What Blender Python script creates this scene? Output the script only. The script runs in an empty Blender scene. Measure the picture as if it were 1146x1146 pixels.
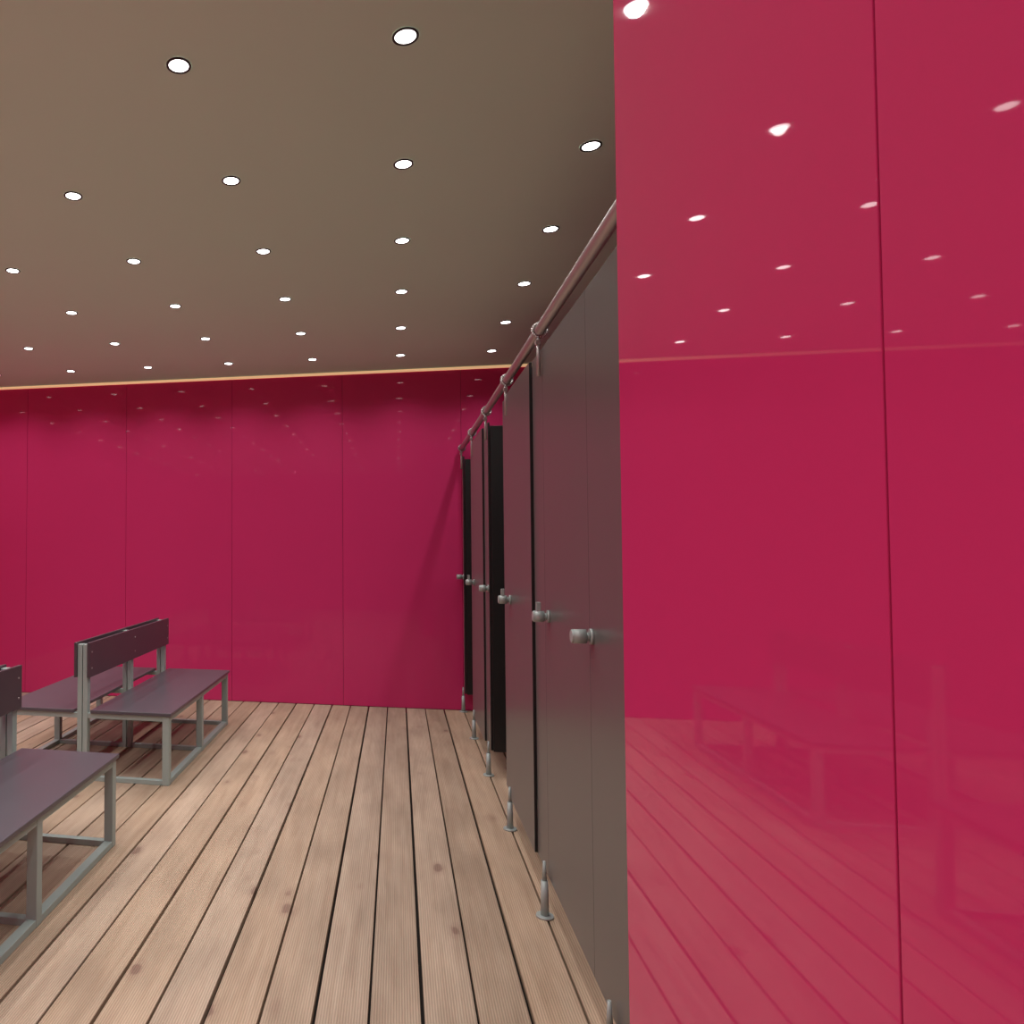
import bpy, bmesh, math, random
from mathutils import Vector, Matrix
random.seed(4)
S = bpy.context.scene
try:
    S.view_settings.view_transform = 'Standard'
except Exception: pass
COL = S.collection

# ---------------------------------------------------------------- helpers
def new_mat(name, base=(0.5,0.5,0.5), rough=0.5, metal=0.0, spec=0.5, coat=0.0):
    m = bpy.data.materials.new(name); m.use_nodes = True
    b = m.node_tree.nodes['Principled BSDF']
    b.inputs['Base Color'].default_value = (*base,1)
    b.inputs['Roughness'].default_value = rough
    b.inputs['Metallic'].default_value = metal
    b.inputs['Specular IOR Level'].default_value = spec
    b.inputs['Coat Weight'].default_value = coat
    return m
def N(m,t): return m.node_tree.nodes.new(t)
def L(m,a,b): m.node_tree.links.new(a,b)
def noisy(m, c1, c2, scale=(1,1,1), nscale=3.0, bump=0.0, bscale=200, rough=None):
    b = m.node_tree.nodes['Principled BSDF']
    tc = N(m,'ShaderNodeTexCoord'); mp = N(m,'ShaderNodeMapping'); mp.inputs['Scale'].default_value = scale
    n = N(m,'ShaderNodeTexNoise'); n.inputs['Scale'].default_value = nscale; n.inputs['Detail'].default_value = 4
    mx = N(m,'ShaderNodeMix'); mx.data_type='RGBA'
    mx.inputs['A'].default_value=(*c1,1); mx.inputs['B'].default_value=(*c2,1)
    L(m,tc.outputs['Object'],mp.inputs['Vector']); L(m,mp.outputs[0],n.inputs['Vector'])
    L(m,n.outputs['Fac'],mx.inputs['Factor']); L(m,mx.outputs['Result'],b.inputs['Base Color'])
    if rough:
        mr = N(m,'ShaderNodeMapRange'); mr.inputs['To Min'].default_value=rough[0]; mr.inputs['To Max'].default_value=rough[1]
        L(m,n.outputs['Fac'],mr.inputs['Value']); L(m,mr.outputs[0],b.inputs['Roughness'])
    if bump>0:
        n2 = N(m,'ShaderNodeTexNoise'); n2.inputs['Scale'].default_value=bscale
        L(m,mp.outputs[0],n2.inputs['Vector'])
        bp = N(m,'ShaderNodeBump'); bp.inputs['Strength'].default_value=bump; bp.inputs['Distance'].default_value=0.002
        L(m,n2.outputs['Fac'],bp.inputs['Height']); L(m,bp.outputs[0],b.inputs['Normal'])
    return m

def bm_box(bm, x0,x1,y0,y1,z0,z1, bevel=0.0, mi=0):
    vs=[bm.verts.new(p) for p in ((x0,y0,z0),(x1,y0,z0),(x1,y1,z0),(x0,y1,z0),(x0,y0,z1),(x1,y0,z1),(x1,y1,z1),(x0,y1,z1))]
    fs=[bm.faces.new([vs[i] for i in f]) for f in ((0,3,2,1),(4,5,6,7),(0,1,5,4),(1,2,6,5),(2,3,7,6),(3,0,4,7))]
    for f in fs: f.material_index=mi
    if bevel>0:
        es=list({e for f in fs for e in f.edges})
        r=bmesh.ops.bevel(bm,geom=es,offset=bevel,segments=2,affect='EDGES',profile=0.5)
        for f in r['faces']: f.material_index=mi
def bm_cone(bm, p0, p1, r0, r1, seg=24, mi=0):
    p0=Vector(p0); p1=Vector(p1); d=p1-p0
    rot=d.to_track_quat('Z','Y').to_matrix().to_4x4()
    M=Matrix.Translation((p0+p1)/2)@rot
    r=bmesh.ops.create_cone(bm,cap_ends=True,segments=seg,radius1=r0,radius2=max(r1,1e-4),depth=d.length,matrix=M)
    for v in r['verts']:
        for f in v.link_faces:
            f.material_index=mi
            if len(f.verts)==4: f.smooth=True
def finish(bm, name, mats, parent=None, origin=(0,0,0)):
    o=Vector(origin)
    bmesh.ops.translate(bm,verts=bm.verts,vec=-o)
    bmesh.ops.recalc_face_normals(bm,faces=bm.faces)
    me=bpy.data.meshes.new(name); bm.to_mesh(me); bm.free()
    if not isinstance(mats,(list,tuple)): mats=[mats]
    for m in mats: me.materials.append(m)
    ob=bpy.data.objects.new(name,me); COL.objects.link(ob)
    if parent: ob.parent=parent
    else: ob.location=o
    return ob
def empty(name, loc):
    e=bpy.data.objects.new(name,None); e.location=loc; e.empty_display_size=0.1; COL.objects.link(e); return e

# ---------------------------------------------------------------- dimensions (metres)
H=1.45; CEIL=3.05; YB=6.75; XL=-4.65; XR=2.05; YF=-3.2
XW=0.37; YW=1.326; XS=0.572     # pink near wall plane / end, cubicle plane

# ---------------------------------------------------------------- materials
pink=new_mat('pink_glass_panel',(0.62,0.012,0.075),0.02,spec=0.20)
noisy(pink,(0.60,0.036,0.156),(0.64,0.040,0.172),(1,1,1),0.8,rough=(0.018,0.035))
pinkgap=new_mat('panel_joint',(0.30,0.010,0.06),0.5)
ceilm=new_mat('ceiling_paint',(0.62,0.53,0.40),0.9,spec=0.2)
noisy(ceilm,(0.65,0.88,0.74),(0.67,0.91,0.76),(1,1,1),1.5)
glowm=new_mat('cream_glow_trim',(0.9,0.7,0.45),0.4)
b=glowm.node_tree.nodes['Principled BSDF']; b.inputs['Emission Color'].default_value=(1,0.60,0.32,1); b.inputs['Emission Strength'].default_value=0.5  # gleam along the top of the back wall, put in as faint emission
grey=new_mat('cubicle_laminate',(0.12,0.11,0.11),0.32)
noisy(grey,(0.120,0.120,0.118),(0.132,0.131,0.129),(1,1,1),2.0,bump=0.06,bscale=300)
grey.node_tree.nodes['Principled BSDF'].inputs['Roughness'].default_value=0.3
dark=new_mat('dark_partition',(0.012,0.013,0.014),0.45)  # shade inside the stalls put into the colour; also the laminate's black core
steel=new_mat('brushed_steel',(0.50,0.47,0.47),0.40,metal=0.6)
footm=new_mat('satin_aluminium',(0.40,0.46,0.45),0.45,metal=0.2)
frame=new_mat('grey_powder_coat',(0.27,0.30,0.29),0.45,metal=0.0)
noisy(frame,(0.32,0.40,0.38),(0.35,0.43,0.41),(1,1,1),8)
seatm=new_mat('plum_laminate',(0.085,0.065,0.08),0.35)
noisy(seatm,(0.085,0.075,0.092),(0.098,0.087,0.105),(1,1,1),3,bump=0.05,bscale=250)
backm=new_mat('plum_laminate_back',(0.07,0.05,0.058),0.4)
noisy(backm,(0.07,0.05,0.062),(0.083,0.06,0.074),(1,1,1),3)
black=new_mat('black_ring',(0.01,0.01,0.01),0.4)
lampm=new_mat('lamp_lens',(1,1,1),0.4)
b=lampm.node_tree.nodes['Principled BSDF']; b.inputs['Emission Color'].default_value=(1,0.97,0.95,1); b.inputs['Emission Strength'].default_value=8
sub=new_mat('subfloor_dark',(0.03,0.022,0.018),0.9)

# wood decking
BP=0.165; BX0=0.07
wood=new_mat('timber_decking',(0.6,0.42,0.3),0.6,spec=0.3)
m=wood; bs=m.node_tree.nodes['Principled BSDF']
tc=N(m,'ShaderNodeTexCoord'); sep=N(m,'ShaderNodeSeparateXYZ'); L(m,tc.outputs['Object'],sep.inputs[0])
def math_(op,a,bv=None):
    n=N(m,'ShaderNodeMath'); n.operation=op
    if hasattr(a,'links'): L(m,a,n.inputs[0])
    else: n.inputs[0].default_value=a
    if bv is not None:
        if hasattr(bv,'links'): L(m,bv,n.inputs[1])
        else: n.inputs[1].default_value=bv
    return n.outputs[0]
bi=math_('FLOOR',math_('DIVIDE',math_('SUBTRACT',sep.outputs['X'],BX0),BP))
wn=N(m,'ShaderNodeTexWhiteNoise'); wn.noise_dimensions='1D'; L(m,bi,wn.inputs['W'])
off=math_('MULTIPLY',bi,7.31)
cmb=N(m,'ShaderNodeCombineXYZ'); L(m,sep.outputs['X'],cmb.inputs[0]); L(m,math_('ADD',sep.outputs['Y'],off),cmb.inputs[1]); L(m,bi,cmb.inputs[2])
mp=N(m,'ShaderNodeMapping'); mp.inputs['Scale'].default_value=(14,0.9,1); L(m,cmb.outputs[0],mp.inputs[0])
n1=N(m,'ShaderNodeTexNoise'); n1.inputs['Scale'].default_value=2.2; n1.inputs['Detail'].default_value=6; n1.inputs['Distortion'].default_value=0.6; L(m,mp.outputs[0],n1.inputs[0])
cr=N(m,'ShaderNodeValToRGB'); e=cr.color_ramp.elements
e[0].position=0.20; e[0].color=(0.43,0.295,0.200,1); e[1].position=0.78; e[1].color=(0.58,0.435,0.315,1)
el=cr.color_ramp.elements.new(0.48); el.color=(0.51,0.37,0.26,1)
L(m,n1.outputs['Fac'],cr.inputs[0])
mb=N(m,'ShaderNodeMapping'); mb.inputs['Scale'].default_value=(5,1.6,1); L(m,cmb.outputs[0],mb.inputs[0])
n3=N(m,'ShaderNodeTexNoise'); n3.inputs['Scale'].default_value=1.3; n3.inputs['Detail'].default_value=3; L(m,mb.outputs[0],n3.inputs[0])
blot=N(m,'ShaderNodeMapRange'); blot.inputs['From Min'].default_value=0.3; blot.inputs['From Max'].default_value=0.7; blot.inputs['To Min'].default_value=0.84; blot.inputs['To Max'].default_value=1.12; L(m,n3.outputs['Fac'],blot.inputs[0])
hs=N(m,'ShaderNodeHueSaturation'); L(m,cr.outputs[0],hs.inputs['Color'])
mr=N(m,'ShaderNodeMapRange'); mr.inputs['To Min'].default_value=0.84; mr.inputs['To Max'].default_value=1.08; L(m,wn.outputs['Value'],mr.inputs[0]); L(m,math_('MULTIPLY',mr.outputs[0],blot.outputs[0]),hs.inputs['Value'])
mr2=N(m,'ShaderNodeMapRange'); mr2.inputs['To Min'].default_value=0.8; mr2.inputs['To Max'].default_value=1.1; L(m,wn.outputs['Color'],mr2.inputs[0]); L(m,mr2.outputs[0],hs.inputs['Saturation'])
# knots
mk=N(m,'ShaderNodeMapping'); mk.inputs['Scale'].default_value=(6.5,3.2,1); L(m,cmb.outputs[0],mk.inputs[0])
vo=N(m,'ShaderNodeTexVoronoi'); vo.inputs['Scale'].default_value=1.0; L(m,mk.outputs[0],vo.inputs[0])
nd=N(m,'ShaderNodeTexNoise'); nd.inputs['Scale'].default_value=30; L(m,tc.outputs['Object'],nd.inputs[0])
sc=N(m,'ShaderNodeSeparateColor'); L(m,vo.outputs['Color'],sc.inputs[0])
kd=math_('ADD',math_('ADD',vo.outputs['Distance'],math_('MULTIPLY',sc.outputs[0],0.16)),math_('MULTIPLY',math_('SUBTRACT',nd.outputs['Fac'],0.5),0.10))
kr=N(m,'ShaderNodeMapRange'); kr.inputs['From Min'].default_value=0.08; kr.inputs['From Max'].default_value=0.30; kr.inputs['To Min'].default_value=0.42; kr.inputs['To Max'].default_value=0.0; L(m,kd,kr.inputs[0])
kh=N(m,'ShaderNodeMapRange'); kh.inputs['From Min'].default_value=0.12; kh.inputs['From Max'].default_value=0.17; kh.inputs['To Min'].default_value=0.45; kh.inputs['To Max'].default_value=0.0; L(m,kd,kh.inputs[0])
mx0=N(m,'ShaderNodeMix'); mx0.data_type='RGBA'; L(m,kr.outputs[0],mx0.inputs['Factor']); L(m,hs.outputs[0],mx0.inputs['A']); mx0.inputs['B'].default_value=(0.27,0.16,0.125,1)
mx=N(m,'ShaderNodeMix'); mx.data_type='RGBA'; L(m,kh.outputs[0],mx.inputs['Factor']); L(m,mx0.outputs['Result'],mx.inputs['A']); mx.inputs['B'].default_value=(0.14,0.06,0.05,1)
rib=math_('SINE',math_('MULTIPLY',sep.outputs['X'],2*math.pi/0.0085))
rr=N(m,'ShaderNodeMapRange'); rr.inputs['From Min'].default_value=-1; rr.inputs['From Max'].default_value=1; rr.inputs['To Min'].default_value=0.74; rr.inputs['To Max'].default_value=1.0; L(m,rib,rr.inputs[0])
mm=N(m,'ShaderNodeMix'); mm.data_type='RGBA'; mm.blend_type='MULTIPLY'; mm.inputs['Factor'].default_value=1; L(m,mx.outputs['Result'],mm.inputs['A']); L(m,rr.outputs[0],mm.inputs['B'])
L(m,mm.outputs['Result'],bs.inputs['Base Color'])
bp=N(m,'ShaderNodeBump'); bp.inputs['Strength'].default_value=0.35; bp.inputs['Distance'].default_value=0.0015; L(m,rib,bp.inputs['Height']); L(m,bp.outputs[0],bs.inputs['Normal'])

# ---------------------------------------------------------------- floor
bm=bmesh.new()
i0=int(math.floor((XL-BX0)/BP)); i1=int(math.ceil((XR-BX0)/BP))
for i in range(i0,i1):
    xa=max(BX0+i*BP+0.004,XL); xb=min(BX0+(i+1)*BP-0.004-(0.004 if i%2 else 0),XR)
    if xb-xa<0.01: continue
    bm_box(bm,xa,xb,YF+0.001,YB-0.001,-0.028,0.0,bevel=0.0025,mi=0)
bm_box(bm,XL,XR,YF,YB,-0.08,-0.045,mi=1)
finish(bm,'floor',[wood,sub])
# ceiling
bm=bmesh.new(); bm_box(bm,XL,XR,YF,YB-0.0,CEIL,CEIL+0.1)
finish(bm,'ceiling',ceilm)

# ---------------------------------------------------------------- walls with glass panels
def wall_panels(name, axis, plane, out, edges, z0=0.0, z1=CEIL, thick=0.012, back=0.1, g=0.0014):
    bm=bmesh.new()
    a,c=edges[0],edges[-1]
    p0=plane; p1=plane-out*thick; p2=plane-out*(thick+back)
    lo,hi=sorted((p1,p2))
    if axis=='x': bm_box(bm,a,c,lo,hi,-0.08,z1,mi=1)
    else: bm_box(bm,lo,hi,a,c,-0.08,z1,mi=1)
    lo,hi=sorted((p0,p1))
    for e0,e1 in zip(edges[:-1],edges[1:]):
        if axis=='x': bm_box(bm,e0+g,e1-g,lo,hi,z0,z1,bevel=0.0008)
        else: bm_box(bm,lo,hi,e0+g,e1-g,z0,z1,bevel=0.0008)
    return finish(bm,name,[pink,pinkgap])
wall_panels('wall_back','x',YB,-1,[XL,-3.63,-2.585,-1.53,-0.49,0.565,1.6,XR],z0=0.004,z1=CEIL-0.022)
bm=bmesh.new(); bm_box(bm,XL,XR,YB-0.012,YB+0.11,CEIL-0.021,CEIL-0.001,bevel=0.002); finish(bm,'glow_trim_1',glowm)
wall_panels('wall_left','y',XL,1,[YF,-1.57,-0.53,0.51,1.55,2.59,3.63,4.67,5.71,YB],z0=0.004)
wall_panels('wall_front','x',YF,1,[XL,-3.61,-2.57,-1.53,-0.49,XW],z0=0.004)
wall_panels('wall_cubicle_rear','y',XR,-1,[YW,2.37,3.41,4.45,5.49,YB],z0=0.004)
# near right wall : thick pier with panels
bm=bmesh.new()
bm_box(bm,XW+0.012,XW+0.40,YF,YW-0.012,-0.08,CEIL,mi=1)
ed=[YF,-2.475,-1.435,-0.395,0.645,YW]
for a,c in zip(ed[:-1],ed[1:]):
    bm_box(bm,XW,XW+0.012,a+0.0013,c-0.0013 if c!=YW else c,0.004,CEIL,bevel=0.0008)
bm_box(bm,XW+0.012,XR,YW-0.012,YW,0.004,CEIL,bevel=0.001)
bm_box(bm,XW+0.40,XR,YW-0.10,YW-0.012,-0.08,CEIL,mi=1)
finish(bm,'wall_right',[pink,pinkgap])

# ---------------------------------------------------------------- cubicles
P=[2.17,3.07,3.97,4.87,5.77]
ZT=2.24; ZB=0.16; T=0.013; PW=0.22
def knob(bm,y,z,x=XS,lever=True):
    bm_cone(bm,(x,y,z),(x-0.008,y,z),0.024,0.024)
    bm_cone(bm,(x-0.008,y,z),(x-0.018,y,z),0.013,0.013)
    bm_cone(bm,(x-0.018,y,z),(x-0.056,y,z),0.0215,0.0215)
    bm_cone(bm,(x-0.056,y,z),(x-0.060,y,z),0.0215,0.018)
    if lever:
        bm_box(bm,x-0.047,x-0.030,y-0.007,y+0.007,z+0.012,z+0.055,bevel=0.002)
def board(x0,x1,y0,y1,z0,z1,name,par,org):
    bm=bmesh.new(); bm_box(bm,x0,x1,y0,y1,z0,z1,bevel=0.0008)
    for f in bm.faces:
        f.normal_update()
        if abs(f.normal.y)>0.8 or abs(f.normal.z)>0.8: f.material_index=1
    return finish(bm,name,[grey,dark],par,org)
def leg(bm,y):
    bm_cone(bm,(XS-0.014,y,0),(XS-0.014,y,0.008),0.034,0.032)
    bm_cone(bm,(XS-0.014,y,0.008),(XS-0.014,y,0.14),0.016,0.013)
    bm_cone(bm,(XS-0.014,y,0.14),(XS-0.014,y,0.215),0.009,0.005)
def hanger(bm,y):
    xr=XS-0.006
    for t in range(20):
        a0=2*math.pi*t/20; a1=2*math.pi*(t+1)/20; R=0.028
        bm_cone(bm,(xr+R*math.cos(a0),y,2.315+R*math.sin(a0)),(xr+R*math.cos(a1),y,2.315+R*math.sin(a1)),0.006,0.006,seg=8)
    bm_cone(bm,(xr-0.006,y,2.290),(xr-0.006,y,2.13),0.0075,0.0075,seg=12)
    bm_box(bm,xr-0.018,xr+0.004,y-0.010,y+0.010,2.255,2.275,bevel=0.002)
for k,p in enumerate(P):
    last = k+1==len(P)
    pn = 6.67 if last else P[k+1]
    e=empty('toilet_cubicle',(XS,p,0)); org=(XS,p,0)
    q=p+PW
    y0 = YW+0.003 if k==0 else p+0.0008
    board(XS,XS+T,y0,q-0.0008,ZB,ZT,'pilaster',e,org)
    is_open = k in (2,4)
    if not is_open:
        proud = 0.0 if k==0 else 0.011
        gap = 0.0008 if k==0 else 0.012
        board(XS-proud,XS-proud+T,q+gap,pn-0.0008,ZB,ZT,'door_leaf',e,org)
        bm=bmesh.new(); bm_box(bm,XS+T+0.001,XS+T+0.012,q-0.03,q+0.05,ZB+0.01,ZT-0.01); finish(bm,'door_stop',dark,e,org)
        bm=bmesh.new(); knob(bm,pn-0.07,1.178,x=XS-proud); finish(bm,'lock_knob',footm,e,org)
    else:
        bm=bmesh.new(); bm_box(bm,XS+T+0.002,XS+T+0.62,q-0.035,q-0.008,ZB,ZT,bevel=0.002); finish(bm,'door_leaf',dark,e,org)
        bm=bmesh.new(); knob(bm,pn+0.03,1.178,lever=False,x=XS); finish(bm,'keeper_knob',footm,e,org)
    if k>0:
        bm=bmesh.new(); bm_box(bm,XS+T+0.001,XR-0.005,p+0.01,p+0.035,ZB,ZT-0.02,bevel=0.002); finish(bm,'partition',dark,e,org)
        bm=bmesh.new(); hanger(bm,p+0.01); finish(bm,'rail_hanger',steel,e,org)
    if is_open:
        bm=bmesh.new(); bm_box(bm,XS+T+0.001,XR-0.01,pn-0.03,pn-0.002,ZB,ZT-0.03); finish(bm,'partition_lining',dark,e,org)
    bm=bmesh.new(); leg(bm,p+0.01); finish(bm,'support_leg',footm,e,org)
    if k==0:
        bm=bmesh.new(); knob(bm,2.36,1.178,lever=False); finish(bm,'pull_knob',footm,e,org)
    if last:
        board(XS,XS+T,6.672,YB-0.003,ZB,ZT,'end_pilaster',e,org)
        bm=bmesh.new(); leg(bm,6.69); finish(bm,'end_support_leg',footm,e,org)
        bm=bmesh.new(); hanger(bm,6.69); finish(bm,'end_rail_hanger',steel,e,org)
bm=bmesh.new(); bm_cone(bm,(XS-0.006,YW+0.001,2.315),(XS-0.006,YB-0.001,2.315),0.021,0.021,seg=32)
finish(bm,'cubicle_head_rail',steel)

# ---------------------------------------------------------------- benches
def bench(y0,y1,xc=-1.94):
    org=(xc,(y0+y1)/2,0); e=empty('changing_room_bench',org)
    t=0.022
    ys=[y0+0.03,(y0+y1)/2,y1-0.03]
    ST=0.436; SB=ST-0.020
    for sx,nm in ((1,'seat_1'),(-1,'seat_2')):
        xa=xc+sx*0.055; xb=xc+sx*0.575
        bm=bmesh.new(); bm_box(bm,min(xa,xb),max(xa,xb),y0,y1,SB,ST,bevel=0.003); finish(bm,nm,seatm,e,org)
    for sx,nm in ((1,'backrest_1'),(-1,'backrest_2')):
        xa=xc+sx*0.034; xb=xc+sx*0.052
        bm=bmesh.new(); bm_box(bm,min(xa,xb),max(xa,xb),y0-0.005,y1+0.005,0.635,0.85,bevel=0.002); finish(bm,nm,backm,e,org)
    bm=bmesh.new()
    for y in ys:
        for sx in (-1,1):
            x=xc+sx*0.018
            bm_box(bm,x-0.0155,x+0.0155,y-t,y+t,0.0,0.838,bevel=0.002)
        for sx in (-1,1):
            xa=xc+sx*0.034; xb=xc+sx*0.54
            lo,hi=min(xa,xb),max(xa,xb)
            bm_box(bm,lo,hi,y-t*0.8,y+t*0.8,0.0,0.028,bevel=0.002)
            bm_box(bm,lo,hi,y-t*0.8,y+t*0.8,SB-0.033,SB-0.0005,bevel=0.002)
            bm_box(bm,xb-t,xb+t,y-t,y+t,0.0,SB-0.0005,bevel=0.003)
    for sx in (-1,1):
        x=xc+sx*0.54
        bm_box(bm,x-t*0.9,x+t*0.9,ys[0],ys[-1],0.001,0.030,bevel=0.002)
        bm_box(bm,x-t*0.9,x+t*0.9,ys[0],ys[-1],SB-0.033,SB-0.001,bevel=0.002)
    finish(bm,'steel_frame',frame,e,org)
    bm=bmesh.new()
    for y in ys:
        for z in (0.69,0.79):
            bm_cone(bm,(xc-0.055,y,z),(xc+0.055,y,z),0.005,0.005,seg=12)
    finish(bm,'bolts',steel,e,org)
bench(4.29,5.88,-1.925)
bench(1.86,3.43,-1.915)

# ---------------------------------------------------------------- downlights
xs=[0.77]+[0.035-0.74*i for i in range(7)]
ysl=[6.225-0.785*i for i in range(12)]
de=empty('recessed_downlights',(-2,2,CEIL))
bm=bmesh.new(); pts=[]
for y in ysl:
    for x in xs:
        if x>0.3 and y<YW+0.2: continue
        if x<XL+0.1: continue
        pts.append((x,y))
        z=CEIL
        n=32
        def ring(r,zz): return [bm.verts.new((x+r*math.cos(2*math.pi*i/n),y+r*math.sin(2*math.pi*i/n),zz)) for i in range(n)]
        r1=ring(0.0415,z-0.0005); r2=ring(0.0410,z-0.004); r3=ring(0.0335,z-0.004); r4=ring(0.0325,z-0.002)
        for A,B in ((r1,r2),(r2,r3),(r3,r4)):
            for i in range(n):
                f=bm.faces.new((A[i],A[(i+1)%n],B[(i+1)%n],B[i])); f.material_index=0
        f=bm.faces.new(r4); f.material_index=1
finish(bm,'downlight_fittings',[black,lampm],de,(-2,2,CEIL))
for i,(x,y) in enumerate(pts):
    l=bpy.data.lights.new('downlight_lamp','SPOT'); l.energy=19; l.color=(1.0,0.97,0.94)
    l.spot_size=math.radians(135); l.spot_blend=1.0; l.shadow_soft_size=0.022
    o=bpy.data.objects.new('downlight_lamp_%d'%(i+1),l); COL.objects.link(o); o.parent=de
    o.location=(x+2,y-2,-0.008)

# ---------------------------------------------------------------- camera
cam=bpy.data.cameras.new('camera'); co=bpy.data.objects.new('camera',cam); COL.objects.link(co)
co.location=(0,0,H)
co.rotation_euler=(math.radians(90+1.88),0,math.radians(10.9))
cam.sensor_width=36; cam.lens=821/1146*36
cam.shift_x=0.25; cam.shift_y=0.0096
cam.clip_start=0.05
S.camera=co
w=bpy.data.worlds.new('world'); S.world=w; w.use_nodes=True
w.node_tree.nodes['Background'].inputs[0].default_value=(0.02,0.02,0.02,1)
